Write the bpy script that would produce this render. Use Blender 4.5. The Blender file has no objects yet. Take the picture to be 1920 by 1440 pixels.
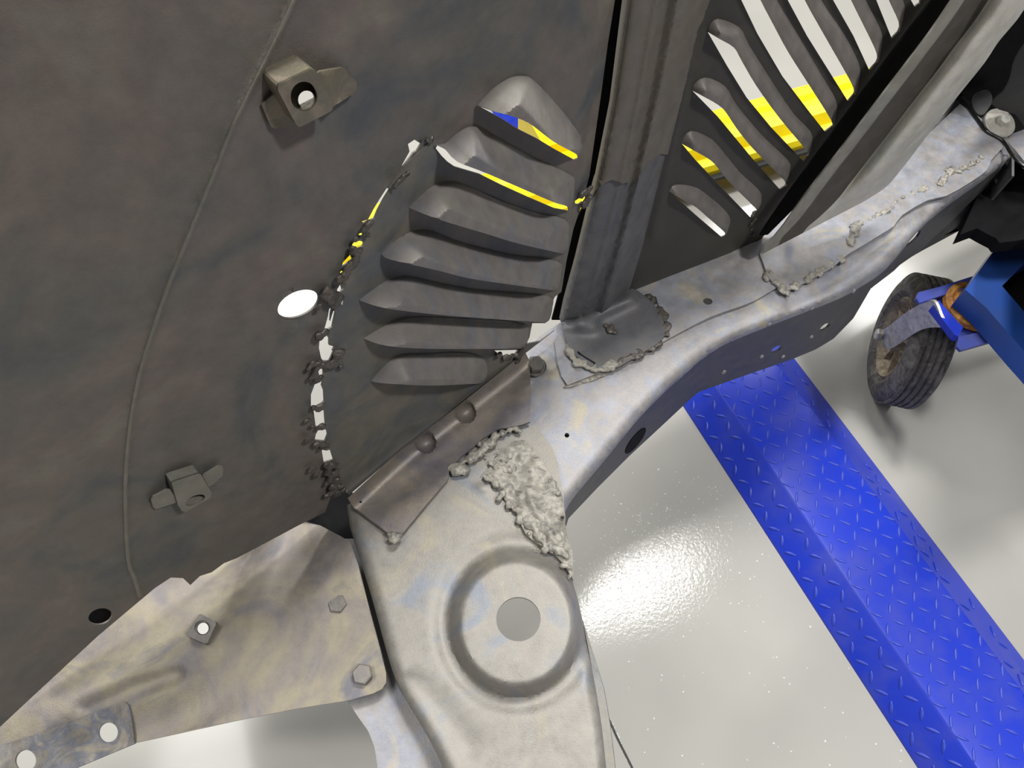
import bpy, bmesh, math, random
import numpy as np
from mathutils import Vector, Matrix, noise
from mathutils.geometry import delaunay_2d_cdt
random.seed(4); np.random.seed(4)
S = bpy.context.scene
COL = S.collection
# ------------------------------------------------------------------ camera
F = 1387.0; PITCH = math.radians(30); CAM = np.array([0, 0, 1.15])
AR = np.array([1.0, 0, 0]); AU = np.array([0, math.cos(PITCH), math.sin(PITCH)]); AD = np.array([0, math.sin(PITCH), -math.cos(PITCH)])
cd = bpy.data.cameras.new('camera'); cam = bpy.data.objects.new('camera', cd); COL.objects.link(cam)
cd.sensor_width = 36; cd.lens = F / 1920 * 36; cd.clip_start = .02
cam.location = CAM; cam.rotation_euler = (PITCH, 0, 0); S.camera = cam
# ------------------------------------------------------------------ world, lamps, exposure
w = bpy.data.worlds.new('workshop'); S.world = w; w.use_nodes = True
w.node_tree.nodes['Background'].inputs[0].default_value = (.93, .96, 1, 1)
w.node_tree.nodes['Background'].inputs[1].default_value = .14
S.view_settings.view_transform = 'Standard'; S.view_settings.look = 'None'; S.view_settings.gamma = 1
S.view_settings.use_curve_mapping = False; S.view_settings.exposure = 0.0

def lamp(loc, aim, sx, sy, power, col=(1, .985, .95), roll=0.):
    l = bpy.data.lights.new('ceiling_or_fill_lamp', 'AREA'); l.shape = 'RECTANGLE'; l.size = sx; l.size_y = sy; l.energy = power; l.color = col
    o = bpy.data.objects.new('ceiling_or_fill_lamp', l); COL.objects.link(o); o.location = loc
    o.rotation_euler = (Vector(aim) - Vector(loc)).to_track_quat('-Z', 'Y').to_euler(); o.rotation_euler.rotate_axis('Z', roll); return o
lamp((.50, 1.17, 3.0), (.30, .5, 0), .80, .34, 58, roll=.6)
lamp((1.45, -.42, 3.15), (.1, .4, .5), .24, .20, 50)
lamp((-1.25, .2, 3.0), (-.7, .2, 0), 1.8, 1.0, 46)  # fill lamp added to brighten the floor lower left and behind the apron
lamp((2.2, 3.4, 3.0), (.6, 1.8, 0), 1.6, .5, 50)
lamp((-1.6, 3.2, 3.0), (-.2, 1.8, 0), 1.2, .3, 60)

# ------------------------------------------------------------------ geometry helpers
def rays(X, Y):
    X = np.asarray(X, float); Y = np.asarray(Y, float)
    return ((X - 960) / F)[..., None] * AR + ((720 - Y) / F)[..., None] * AU + AD
class Plane:
    def __init__(s, p, n):
        s.p = np.array(p, float); n = np.array(n, float); n /= np.linalg.norm(n)
        if np.dot(CAM - s.p, n) < 0: n = -n
        s.n = n
    def __call__(s, X, Y, h=0.0):
        r = rays(X, Y); t = ((s.p - CAM) @ s.n + np.asarray(h)) / (r @ s.n)
        return CAM + r * t[..., None]
    def off(s, d): return Plane(s.p + s.n * d, s.n)
def PZ(z): return Plane((0, 0, z), (0, 0, 1))
def U(x, y, z): return PZ(z)(x, y)
def vplane(a, b, z):
    p, q = U(*a, z), U(*b, z); d = q - p
    return Plane(p, (d[1], -d[0], 0))
class Wall:            # vertical wall over a curve in plan
    def __init__(s, pts): s.c = np.array(pts)[:, :2]
    def __call__(s, X, Y, h=0.0):
        r = rays(X, Y); best = np.full(r.shape[:-1], np.inf); alt = best.copy(); ad = best.copy()
        for i in range(len(s.c) - 1):
            a, b = s.c[i], s.c[i + 1]; d = b - a
            n = np.array([d[1], -d[0]])
            t = (a @ n) / (r[..., 0] * n[0] + r[..., 1] * n[1] + 1e-12)
            px, py = r[..., 0] * t, r[..., 1] * t
            u = ((px - a[0]) * d[0] + (py - a[1]) * d[1]) / (d @ d)
            ok = (u >= -1e-6) & (u <= 1 + 1e-6) & (t > 0)
            best = np.where(ok & (t < best), t, best)
            dist = np.where(u < 0, -u, np.where(u > 1, u - 1, 0)) + (t < 0) * 99
            if i in (0, len(s.c) - 2):
                m = dist < ad; alt = np.where(m, t, alt); ad = np.where(m, dist, ad)
        t = np.where(np.isfinite(best), best, alt)
        return CAM + r * t[..., None]
def sm(pts, n=6, closed=False):
    P = [np.array(p, float) for p in pts]; m = len(P); out = []
    for i in range(m if closed else m - 1):
        p1, p2 = P[i], P[(i + 1) % m]
        p0 = P[i - 1] if (closed or i > 0) else p1
        p3 = P[(i + 2) % m] if (closed or i + 2 < m) else p2
        for k in range(n):
            t = k / n
            out.append(.5 * ((2 * p1) + (-p0 + p2) * t + (2 * p0 - 5 * p1 + 4 * p2 - p3) * t * t + (-p0 + 3 * p1 - 3 * p2 + p3) * t ** 3))
    if not closed: out.append(P[-1])
    return [tuple(o) for o in out]
def ell(cx, cy, rx, ry, ang=0, n=28):
    a = math.radians(ang)
    return [(cx + rx * math.cos(t) * math.cos(a) - ry * math.sin(t) * math.sin(a), cy + rx * math.cos(t) * math.sin(a) + ry * math.sin(t) * math.cos(a))
            for t in [2 * math.pi * k / n for k in range(n)]]
def rag(pts, amp=2.0, seg=7, closed=True):
    out = []; m = len(pts)
    for i in range(m if closed else m - 1):
        a, b = pts[i], pts[(i + 1) % m]; L = math.hypot(b[0] - a[0], b[1] - a[1]); k = max(1, int(L / seg))
        for j in range(k):
            t = j / k; q = amp if j else amp * .5
            out.append((a[0] + (b[0] - a[0]) * t + random.uniform(-q, q), a[1] + (b[1] - a[1]) * t + random.uniform(-q, q)))
    return out
def inside(X, Y, poly):
    c = np.zeros(X.shape, bool); m = len(poly)
    for i in range(m):
        x1, y1 = poly[i]; x2, y2 = poly[(i + 1) % m]
        if y1 == y2: continue
        k = ((y1 > Y) != (y2 > Y)) & (X < (x2 - x1) * (Y - y1) / (y2 - y1) + x1)
        c ^= k
    return c
def dist(X, Y, poly, closed=False):
    P = list(poly) + ([poly[0]] if closed else []); d = np.full(np.shape(X), 1e9)
    for (x1, y1), (x2, y2) in zip(P[:-1], P[1:]):
        dx, dy = x2 - x1, y2 - y1; L = dx * dx + dy * dy + 1e-9
        t = np.clip(((X - x1) * dx + (Y - y1) * dy) / L, 0, 1)
        d = np.minimum(d, np.hypot(X - x1 - t * dx, Y - y1 - t * dy))
    return d
def sstep(x): x = np.clip(x, 0, 1); return x * x * (3 - 2 * x)
def wob(X, Y, s, seed=0):   # smooth low wobble in metres per unit
    return (np.sin(X / s + seed) * np.cos(Y / (s * 1.3) + seed * 2) + .5 * np.sin(X / (s * .53) + Y / (s * .7) + seed * 3)) / 1.5

def nz(X, Y, s, seed=0, oct_=3):
    return np.array([noise.fractal(Vector((x / s, y / s, seed * 7.3)), .6, 2.1, oct_) for x, y in zip(np.ravel(X), np.ravel(Y))])
def make(name, V, Fc, mat, parent=None, smooth=40, label=None, kind=None):
    base = np.array(parent['_b']) if parent is not None and '_b' in parent else np.zeros(3)
    V = np.asarray(V, float) - base
    me = bpy.data.meshes.new(name); me.from_pydata([tuple(v) for v in V], [], Fc); me.update()
    me.materials.append(mat)
    if smooth is not None:
        me.polygons.foreach_set('use_smooth', [True] * len(me.polygons)); me.set_sharp_from_angle(angle=math.radians(smooth))
    o = bpy.data.objects.new(name, me); COL.objects.link(o)
    if parent is not None: o.parent = parent; o['_b'] = tuple(base)
    if label: o['label'] = label
    if kind: o['kind'] = kind
    return o
THINGS = []
def thing(name, base, label, cat, group=None):
    base = np.asarray(base, float).reshape(-1)[:3]
    o = bpy.data.objects.new(name, None); COL.objects.link(o); o.empty_display_size = .02
    o.location = base; o['_b'] = tuple(float(b) for b in base); o['label'] = label; o['category'] = cat
    if group: o['group'] = group
    THINGS.append(o); return o

def sheet(name, outer, holes, surf, mat, parent=None, h=None, th=.0015, step=6, include=(), exclude=(), dots=(), **kw):
    """bent steel sheet: outline, openings, a base surface, a relief and a thickness"""
    polys = [outer] + list(holes) + list(include) + list(exclude)
    pts = []; edges = []
    for p in polys:
        b = len(pts); pts += [tuple(map(float, q)) for q in p]; m = len(p)
        edges += [(b + i, b + (i + 1) % m) for i in range(m)]
    O = np.array(outer); x0, y0 = O.min(0); x1, y1 = O.max(0)
    gx, gy = np.meshgrid(np.arange(x0 + step * .5, x1, step), np.arange(y0 + step * .5, y1, step)); gx[::2] += step * .5
    gx = gx.ravel() + np.random.uniform(-.1, .1, gx.size) * step; gy = gy.ravel() + np.random.uniform(-.1, .1, gy.size) * step
    keep = inside(gx, gy, outer)
    for p in polys: keep[keep] &= dist(gx[keep], gy[keep], p, True) > step * .35
    for p in holes: keep[keep] &= ~inside(gx[keep], gy[keep], p)
    pts += list(zip(gx[keep].tolist(), gy[keep].tolist()))
    for q in dots:
        if inside(np.array([q[0]]), np.array([q[1]]), outer)[0]: pts.append(tuple(map(float, q)))
    r = delaunay_2d_cdt([Vector(p) for p in pts], edges, [], 0, 1e-5)
    V2 = np.array([(v.x, v.y) for v in r[0]]); T = np.array([f for f in r[2] if len(f) == 3])
    cx, cy = V2[T].mean(1).T
    ok = inside(cx, cy, outer)
    for p in holes: ok &= ~inside(cx, cy, p)
    for p in include: ok &= inside(cx, cy, p)
    for p in exclude: ok &= ~inside(cx, cy, p)
    T = T[ok]; used = np.unique(T); mp = -np.ones(len(V2), int); mp[used] = np.arange(len(used)); T = mp[T]; V2 = V2[used]
    hh = h(V2[:, 0], V2[:, 1]) if h else np.zeros(len(V2))
    V = surf(V2[:, 0], V2[:, 1], hh)
    N = np.zeros_like(V); fn = np.cross(V[T[:, 1]] - V[T[:, 0]], V[T[:, 2]] - V[T[:, 0]])
    for k in range(3): np.add.at(N, T[:, k], fn)
    flip = (N * (CAM - V)).sum(1).sum() < 0
    if flip: N = -N; T = T[:, ::-1]
    if isinstance(surf, Plane): N = np.tile(surf.n, (len(V), 1))
    N /= np.linalg.norm(N, axis=1)[:, None] + 1e-12
    n = len(V); B = V - N * th
    ed = {}
    for a, b, c in T.tolist():
        for e in ((a, b), (b, c), (c, a)): ed[e] = 1
    faces = [tuple(t) for t in T.tolist()] + [tuple(x + n for x in t[::-1]) for t in T.tolist()]
    for (a, b) in ed:
        if (b, a) not in ed: faces.append((b, a, a + n, b + n))
    return make(name, np.vstack([V, B]), faces, mat, parent, **kw)

def loft(name, rows, mat, parent=None, closed=False, **kw):
    rows = [np.array(r) for r in rows]; m = len(rows[0]); V = np.vstack(rows); Fc = []
    for i in range(len(rows) - 1):
        for j in range(m if closed else m - 1):
            a = i * m + j; b = i * m + (j + 1) % m
            Fc.append((a, b, b + m, a + m))
    return make(name, V, Fc, mat, parent, **kw)
def frame(n):
    n = np.array(n, float); n /= np.linalg.norm(n)
    a = np.cross(n, [0, 0, 1.]) if abs(n[2]) < .9 else np.cross(n, [0, 1., 0]); a /= np.linalg.norm(a)
    return n, a, np.cross(n, a)
def lathe(name, c, n, prof, mat, parent=None, seg=40, rot=0, closed=False, **kw):
    """prof: (radius, offset along n)"""
    n, a, b = frame(n); c = np.array(c)
    rows = [[c + n * o + (a * math.cos(rot + 2 * math.pi * k / seg) + b * math.sin(rot + 2 * math.pi * k / seg)) * max(r, 1e-5) for k in range(seg)] for r, o in prof]
    if closed: rows.append(rows[0])
    return loft(name, rows, mat, parent, closed=True, **kw)
def lumps(name, items, surf, mat, parent, vox=.0011, kind=None, seed=0, flat=.6, rough=.35, label=None):
    """melted weld metal: items (px, py, radius in px[, flat])"""
    bm = bmesh.new()
    nn = surf.n if isinstance(surf, Plane) else np.array([0, 0, 1.])
    q = Vector(nn).to_track_quat('Z', 'Y').to_matrix().to_4x4()
    for i, it in enumerate(items):
        c = surf(it[0], it[1], 0.0); t = np.linalg.norm(c - CAM) ; r = it[2] * t / F * (1.25 if mat is M_WELD and name == 'seam_weld' else .93); fl = it[3] if len(it) > 3 else flat
        tmp = bmesh.new(); bmesh.ops.create_icosphere(tmp, subdivisions=2, radius=1)
        for v in tmp.verts:
            k = 1 + rough * noise.noise(v.co * 1.6 + Vector((i * 3.1 + seed, seed * 1.7, 0)))
            v.co = Vector((v.co.x * k, v.co.y * k * .9, v.co.z * k * fl))
        M = Matrix.Translation(Vector(c)) @ q @ Matrix.Rotation(random.random() * 6, 4, 'Z') @ Matrix.Diagonal((r * random.uniform(.85, 1.25), r, r, 1))
        tmp.transform(M); me = bpy.data.meshes.new('t'); tmp.to_mesh(me); bm.from_mesh(me); bpy.data.meshes.remove(me); tmp.free()
    base = Vector(parent['_b']); bm.transform(Matrix.Translation(-base))
    me = bpy.data.meshes.new(name); bm.to_mesh(me); bm.free(); me.materials.append(mat)
    o = bpy.data.objects.new(name, me); COL.objects.link(o)
    md = o.modifiers.new('r', 'REMESH'); md.mode = 'VOXEL'; md.voxel_size = vox; md.use_smooth_shade = True
    ms = o.modifiers.new('s', 'SMOOTH'); ms.factor = .5; ms.iterations = 2
    dg = bpy.context.evaluated_depsgraph_get(); me2 = bpy.data.meshes.new_from_object(o.evaluated_get(dg)); o.modifiers.clear(); o.data = me2; bpy.data.meshes.remove(me)
    me2.name = name
    for v in me2.vertices:
        d = noise.noise(v.co * 260) * .0009 + noise.noise(v.co * 800) * .0004
        v.co += v.normal * d
    if not me2.materials: me2.materials.append(mat)
    o.parent = parent; o['_b'] = tuple(base)
    if len(items) > 5: o['kind'] = 'stuff'
    if kind: o['kind'] = kind
    if label: o['label'] = label
    return o
def hexbolt(name, surf, px, py, rpx, hgt, mat, parent, rot=.3, flange=1.25, **kw):
    c = surf(px, py, 0.0); t = np.linalg.norm(c - CAM); r = rpx * t / F; n = surf.n
    o = lathe(name, c, n, [(0, 0), (r * flange, -.0005), (r * flange, .0012), (r * flange * .97, .0018)], mat, parent, seg=32) if flange > 1.02 else None
    nn, a, b = frame(n); V = []; seg = 6
    rows = [[c + n * o_ + (a * math.cos(rot + math.pi / 3 * k) + b * math.sin(rot + math.pi / 3 * k)) * rr for k in range(6)] for rr, o_ in ((r, 0), (r, hgt * .85), (r * .88, hgt), (1e-5, hgt))]
    p = loft('bolt_head' if o else name, rows, mat, o if o else parent, closed=True, smooth=25)
    return o or p

# ------------------------------------------------------------------ materials
def nt(name):
    m = bpy.data.materials.new(name); m.use_nodes = True; t = m.node_tree; return m, t, t.nodes['Principled BSDF'], t.nodes, t.links
def steel(name, cols, metallic=.55, rough=.5, scale=9, grain=.16, dist_=1.5, coat=0, contrast=(.32, .68), detail_col=None):
    m, t, b, N, L = nt(name)
    tc = N.new('ShaderNodeTexCoord')
    n1 = N.new('ShaderNodeTexNoise'); n1.inputs['Scale'].default_value = scale; n1.inputs['Detail'].default_value = 5; n1.inputs['Distortion'].default_value = dist_; n1.inputs['Roughness'].default_value = .55
    L.new(tc.outputs['Object'], n1.inputs['Vector'])
    r = N.new('ShaderNodeValToRGB'); e = r.color_ramp.elements; k = len(cols)
    while len(e) < k: e.new(.5)
    for i, c in enumerate(cols):
        e[i].position = contrast[0] + (contrast[1] - contrast[0]) * i / (k - 1); e[i].color = (*c, 1)
    L.new(n1.outputs[0], r.inputs[0])
    n2 = N.new('ShaderNodeTexNoise'); n2.inputs['Scale'].default_value = 900; n2.inputs['Detail'].default_value = 3
    L.new(tc.outputs['Object'], n2.inputs['Vector'])
    n3 = N.new('ShaderNodeTexNoise'); n3.inputs['Scale'].default_value = 60; n3.inputs['Detail'].default_value = 6; n3.inputs['Roughness'].default_value = .7
    L.new(tc.outputs['Object'], n3.inputs['Vector'])
    mr = N.new('ShaderNodeMapRange'); mr.inputs['From Min'].default_value = .3; mr.inputs['From Max'].default_value = .7; mr.inputs['To Min'].default_value = 1 - grain; mr.inputs['To Max'].default_value = 1 + grain
    L.new(n3.outputs[0], mr.inputs[0])
    vm = N.new('ShaderNodeVectorMath'); vm.operation = 'SCALE'; L.new(r.outputs[0], vm.inputs[0]); L.new(mr.outputs[0], vm.inputs['Scale'])
    L.new(vm.outputs[0], b.inputs['Base Color'])
    b.inputs['Metallic'].default_value = metallic * .55
    m2 = N.new('ShaderNodeMapRange'); m2.inputs['From Min'].default_value = .3; m2.inputs['From Max'].default_value = .7; m2.inputs['To Min'].default_value = rough + .0; m2.inputs['To Max'].default_value = rough + .14
    L.new(n3.outputs[0], m2.inputs[0]); L.new(m2.outputs[0], b.inputs['Roughness'])
    bp = N.new('ShaderNodeBump'); bp.inputs['Strength'].default_value = .4; bp.inputs['Distance'].default_value = .0006; L.new(n2.outputs[0], bp.inputs['Height'])
    L.new(bp.outputs[0], b.inputs['Normal'])
    return m
M_APRON = steel('blasted_dark_sheet', [(.100, .106, .114), (.150, .140, .125), (.180, .150, .134), (.205, .192, .155)], .45, .52, 8, contrast=(.31, .69))
M_PATCH = steel('patch_sheet', [(.125, .13, .135), (.165, .156, .135), (.19, .17, .145)], .45, .54, 14, contrast=(.38, .62))
M_LOUV = steel('louvre_steel', [(.19, .19, .205), (.225, .205, .19), (.24, .23, .205)], .4, .58, 14)
M_RAIL = steel('blasted_rail', [(.25, .26, .305), (.31, .29, .28), (.28, .29, .335), (.37, .335, .27)], .55, .42, 15, grain=.2)
M_HANG = steel('hanger_steel', [(.21, .225, .255), (.265, .25, .225), (.25, .235, .215), (.30, .275, .215)], .55, .42, 13, grain=.2)
M_SPLASH = steel('splash_steel', [(.15, .145, .16), (.22, .195, .175), (.27, .24, .175), (.155, .15, .17)], .55, .40, 11)
M_STRAP = steel('strap_steel', [(.12, .12, .13), (.22, .20, .17), (.15, .16, .20), (.30, .27, .22)], .5, .5, 35, grain=.35)
M_FLANGE = steel('flange_steel', [(.14, .13, .15), (.20, .175, .155), (.25, .21, .165)], .6, .38, 14)
M_POST = steel('post_steel', [(.15, .145, .13), (.17, .15, .125), (.16, .155, .14)], .5, .5, 9)
M_POST2 = steel('lower_post_steel', [(.10, .105, .115), (.13, .13, .14), (.15, .14, .13)], .5, .48, 16)
M_BRACE = steel('brace_steel', [(.26, .24, .21), (.32, .31, .27), (.29, .28, .26)], .5, .42, 10)
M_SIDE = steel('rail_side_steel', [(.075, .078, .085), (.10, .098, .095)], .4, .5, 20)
M_RPANEL = steel('louvred_panel_steel', [(.050, .047, .042), (.068, .061, .053)], .4, .5, 12)
M_BLACK = steel('dark_steel_and_shade', [(.005, .005, .006), (.009, .009, .010)], 0, .7, 9); M_BLACK.node_tree.nodes['Principled BSDF'].inputs['Specular IOR Level'].default_value = .08  # near-black steel, also used for sheets that stand in for shade
M_CAGE = steel('cage_steel', [(.20, .175, .11), (.16, .145, .11), (.24, .20, .15)], .5, .42, 40)
M_CLIP = steel('clip_steel', [(.20, .20, .17), (.24, .22, .19)], .5, .42, 40)
M_WELD = steel('burnt_weld', [(.07, .06, .055), (.12, .105, .09), (.045, .042, .042)], .5, .35, 120, grain=.3)
M_WELDL = steel('blasted_weld', [(.20, .19, .17), (.34, .32, .275), (.15, .145, .14)], .35, .45, 90, grain=.3)
M_BOLT = steel('bolt_steel', [(.15, .145, .14), (.22, .20, .18)], .6, .4, 80)
M_WASH = steel('washer_steel', [(.32, .30, .27), (.40, .38, .34)], .6, .4, 60)
M_ZINC = steel('zinc_steel', [(.42, .42, .37), (.60, .60, .56), (.46, .40, .28)], .6, .38, 45, grain=.35)
M_RUST = steel('rusty_ring', [(.10, .045, .02), (.36, .15, .03), (.55, .28, .06)], .15, .6, 40, grain=.4)

def rubber(name, c1, c2):
    m = steel(name, [c1, c2], 0, .75, 60, grain=.4); return m
M_TYRE = rubber('dusty_rubber', (.06, .056, .052), (.19, .18, .165))
M_HUB = rubber('dirty_hub', (.22, .18, .13), (.45, .38, .27))
def paint(name, c, rough=.32, dirt=(.1, .1, .12), amt=.3, sc=18):
    m, t, b, N, L = nt(name); tc = N.new('ShaderNodeTexCoord'); n = N.new('ShaderNodeTexNoise'); n.inputs['Scale'].default_value = sc; n.inputs['Detail'].default_value = 6
    L.new(tc.outputs['Object'], n.inputs[0]); mr = N.new('ShaderNodeMapRange'); mr.inputs['From Min'].default_value = .45; mr.inputs['From Max'].default_value = .8; mr.inputs['To Max'].default_value = amt
    L.new(n.outputs[0], mr.inputs[0]); mx = N.new('ShaderNodeMix'); mx.data_type = 'RGBA'; L.new(mr.outputs[0], mx.inputs[0])
    mx.inputs[6].default_value = (*c, 1); mx.inputs[7].default_value = (*dirt, 1); L.new(mx.outputs[2], b.inputs['Base Color']); b.inputs['Roughness'].default_value = rough
    return m
M_RAMP = paint('blue_ramp_paint', (.014, .040, .52), .30, (.09, .10, .34), .5)
M_LUG = paint('worn_lug_paint', (.03, .06, .50), .36, (.22, .25, .45), .7, 60)
M_DOLLY = paint('dolly_blue', (.018, .075, .34), .4, (.05, .06, .10), .4)
M_DOLLYD = paint('scuffed_dolly_blue', (.05, .075, .36), .45, (.06, .06, .08), .7, 40)
M_YEL = paint('yellow_paint', (.95, .74, .0), .4, (.8, .45, 0), .3)
M_DARKSTRIP = paint('black_rubber_strip', (.02, .02, .02), .6)

def floor_mat():
    m, t, b, N, L = nt('epoxy_floor'); tc = N.new('ShaderNodeTexCoord')
    n = N.new('ShaderNodeTexNoise'); n.inputs['Scale'].default_value = 3; n.inputs['Detail'].default_value = 4; L.new(tc.outputs['Object'], n.inputs[0])
    r = N.new('ShaderNodeValToRGB'); r.color_ramp.elements[0].position = .35; r.color_ramp.elements[0].color = (.40, .39, .365, 1); r.color_ramp.elements[1].position = .65; r.color_ramp.elements[1].color = (.45, .44, .41, 1)
    L.new(n.outputs[0], r.inputs[0]); L.new(r.outputs[0], b.inputs['Base Color'])
    b.inputs['Roughness'].default_value = .12; b.inputs['Specular IOR Level'].default_value = .5
    # splashed patch: rippled wet film where the hanger drips
    def patch(cx, cy, rx, ry, ang):
        mp = N.new('ShaderNodeMapping'); mp.vector_type = 'TEXTURE'; mp.inputs['Location'].default_value = (cx, cy, 0); mp.inputs['Rotation'].default_value = (0, 0, ang); mp.inputs['Scale'].default_value = (rx, ry, 1)
        L.new(tc.outputs['Object'], mp.inputs[0]); ln = N.new('ShaderNodeVectorMath'); ln.operation = 'LENGTH'; L.new(mp.outputs[0], ln.inputs[0])
        mr = N.new('ShaderNodeMapRange'); mr.inputs['From Min'].default_value = 1.15; mr.inputs['From Max'].default_value = .35; L.new(ln.outputs['Value'], mr.inputs[0]); return mr
    p = patch(.215, .355, .19, .13, .5)
    rip = N.new('ShaderNodeTexNoise'); rip.inputs['Scale'].default_value = 210; rip.inputs['Detail'].default_value = 5; rip.inputs['Distortion'].default_value = .6; L.new(tc.outputs['Object'], rip.inputs[0])
    vor = N.new('ShaderNodeTexNoise'); vor.inputs['Scale'].default_value = 5; vor.inputs['Detail'].default_value = 1; L.new(tc.outputs['Object'], vor.inputs[0])
    mu = N.new('ShaderNodeMath'); mu.operation = 'MULTIPLY'; L.new(rip.outputs[0], mu.inputs[0]); L.new(p.outputs[0], mu.inputs[1])
    bp = N.new('ShaderNodeBump'); bp.inputs['Strength'].default_value = .6; bp.inputs['Distance'].default_value = .0006; L.new(mu.outputs[0], bp.inputs['Height'])
    b2 = N.new('ShaderNodeBump'); b2.inputs['Strength'].default_value = .12; b2.inputs['Distance'].default_value = .003; L.new(vor.outputs[0], b2.inputs['Height']); L.new(bp.outputs[0], b2.inputs['Normal'])
    L.new(b2.outputs[0], b.inputs['Normal']); return m
M_FLOOR = floor_mat()
def water_mat():
    m, t, b, N, L = nt('water_drops'); b.inputs['Base Color'].default_value = (.85, .85, .83, 1); b.inputs['Roughness'].default_value = .05; b.inputs['Transmission Weight'].default_value = .1; b.inputs['IOR'].default_value = 1.33; return m  # near-white base paints in the glint of the drops
M_WATER = water_mat()

# ------------------------------------------------------------------ floor
o = make('floor', [(-4, -3, 0), (5, -3, 0), (5, 6, 0), (-4, 6, 0), (-4, -3, -.05), (5, -3, -.05), (5, 6, -.05), (-4, 6, -.05)],
         [(0, 1, 2, 3), (7, 6, 5, 4), (0, 4, 5, 1), (1, 5, 6, 2), (2, 6, 7, 3), (3, 7, 4, 0)], M_FLOOR, smooth=None, kind='structure')
# droplets splashed on the floor
bm = bmesh.new()
def drop(x, y, r):
    if x * .91 + y * .4147 > .526: return
    tmp = bmesh.ops.create_icosphere(bm, subdivisions=1, radius=r, matrix=Matrix.Translation((x, y, 0)) @ Matrix.Diagonal((1, random.uniform(.8, 1.3), .35, 1)))
for i in range(520):
    a = random.gauss(0, .085); b_ = random.gauss(0, .05); x = .235 + a * .88 - b_ * .48; y = .36 + a * .48 + b_ * .88
    drop(x, y, random.choice([.0006, .0008, .001, .0014]))
for i in range(150):
    drop(random.uniform(.12, .62), random.uniform(-.02, .5), random.uniform(.0008, .002))
for i in range(60):
    k = i / 60; q = U(1128 + 62 * k + random.uniform(-3, 3), 1318 + 135 * k, 0); drop(q[0], q[1], random.uniform(.0006, .0014))
me = bpy.data.meshes.new('water_droplets'); bm.to_mesh(me); bm.free(); me.materials.append(M_WATER)
o = bpy.data.objects.new('water_droplets', me); COL.objects.link(o); me.polygons.foreach_set('use_smooth', [True] * len(me.polygons))
o['label'] = 'droplets, their glint painted white, splashed over the glossy grey floor beside the bracket'; o['category'] = 'water'; o['kind'] = 'stuff'
# thin wet joint line in the floor, laid on as a dark strip
pts = [U(x, y, .0) for x, y in sm([(1122, 1310), (1140, 1345), (1158, 1385), (1178, 1425), (1200, 1470)], 5)]
rows = [[p + np.array([-.0018, 0, .0002]), p + np.array([-.0014, 0, .0012]), p + np.array([.0014, 0, .0012]), p + np.array([.0018, 0, .0002])] for p in pts]
o = loft('joint', rows, M_DARKSTRIP); o['label'] = 'thin dark cord on the floor beaded with droplets beside the bracket'; o['category'] = 'joint'

# ------------------------------------------------------------------ blue diamond-plate ramp
dv = np.array([-.4147, .9100, 0]); mv = np.array([.9100, .4147, 0]); RH = .05
def RP(s, m_, z): return dv * s + mv * m_ + np.array([0, 0, z])
prof = [(.531, 0), (.5325, .004), (.576, .048), (.580, .0505), (.585, .0508), (.697, .0508), (.703, .0495), (.7655, .004), (.767, 0)]
T = thing('ramp', RP(.4, .65, 0), 'blue diamond-plate ramp running across the grey floor below the rail', 'ramp')
rows = [[RP(s, m_, z) for m_, z in prof] for s in np.linspace(-.75, 2.2, 40)]
loft('deck_plate', rows, M_RAMP, T, smooth=20)
# raised lugs
def lug_mesh():
    V = []; Fc = []; n = 10
    for z, k in ((0, 1.0), (.0011, .72), (.0015, .3)):
        for i in range(n):
            a = 2 * math.pi * i / n; c_, s_ = math.cos(a), math.sin(a)
            V.append((.0098 * k ** .35 * c_, .0028 * k * s_ * (1 - .35 * abs(c_)), z))
    for r_ in range(2):
        for i in range(n):
            a = r_ * n + i; b_ = r_ * n + (i + 1) % n; Fc.append((a, b_, b_ + n, a + n))
    Fc.append(tuple(range(2 * n, 3 * n)))
    me = bpy.data.meshes.new('raised_lug'); me.from_pydata(V, [], Fc); me.materials.append(M_LUG); me.polygons.foreach_set('use_smooth', [True] * len(me.polygons)); return me
LM = lug_mesh(); cnt = 0
def proj(p):
    d = np.array(p) - CAM; z = d @ AD; return 960 + F * (d @ AR) / z, 720 - F * (d @ AU) / z
tilt = math.atan2(.0442, .0435)
def surf_m(m_):
    if m_ < .578: return (m_ - .5325) / (.0435) * .044 + .004, math.atan2(.044, .0435)
    if m_ > .70: return .0505 - (m_ - .703) / .0625 * .0465, -math.atan2(.0465, .0625)
    return .0508, 0
pit = .0222; spots = []
for i in range(-16, 62):
    for j in range(0, 11):
        s = i * pit + .004; m_ = .5415 + j * pit
        if m_ > .760 or abs(m_ - .578) < .005 or abs(m_ - .703) < .005: continue
        if m_ > .70 and random.random() < .6: continue
        z, tl = surf_m(m_); p = RP(s, m_, z); x, y = proj(p)
        if not (1240 < x < 1935 and 640 < y < 1460): continue
        if x > 1300 and y < 745 - .43 * (x - 1300): continue
        rot = Matrix.Rotation(math.radians(114.5), 4, 'Z'); ang = math.radians(-38 if (i + j) % 2 else 43)
        M = Matrix.Translation(Vector(p - np.array(T['_b']))) @ Matrix.Rotation(tl, 4, Vector(-dv)) @ rot @ Matrix.Rotation(ang, 4, 'Z')
        spots.append((np.linalg.norm(p - CAM), M))
spots.sort(key=lambda q: q[0]); rest = bmesh.new()
for i, (d_, M) in enumerate(spots):
    if i < 298:
        o = bpy.data.objects.new('raised_lug', LM); COL.objects.link(o); o.parent = T; o.matrix_local = M
    else:
        tm = LM.copy(); tm.transform(M); rest.from_mesh(tm); bpy.data.meshes.remove(tm)
me = bpy.data.meshes.new('far_lugs'); rest.to_mesh(me); rest.free(); me.materials.append(M_LUG)
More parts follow.
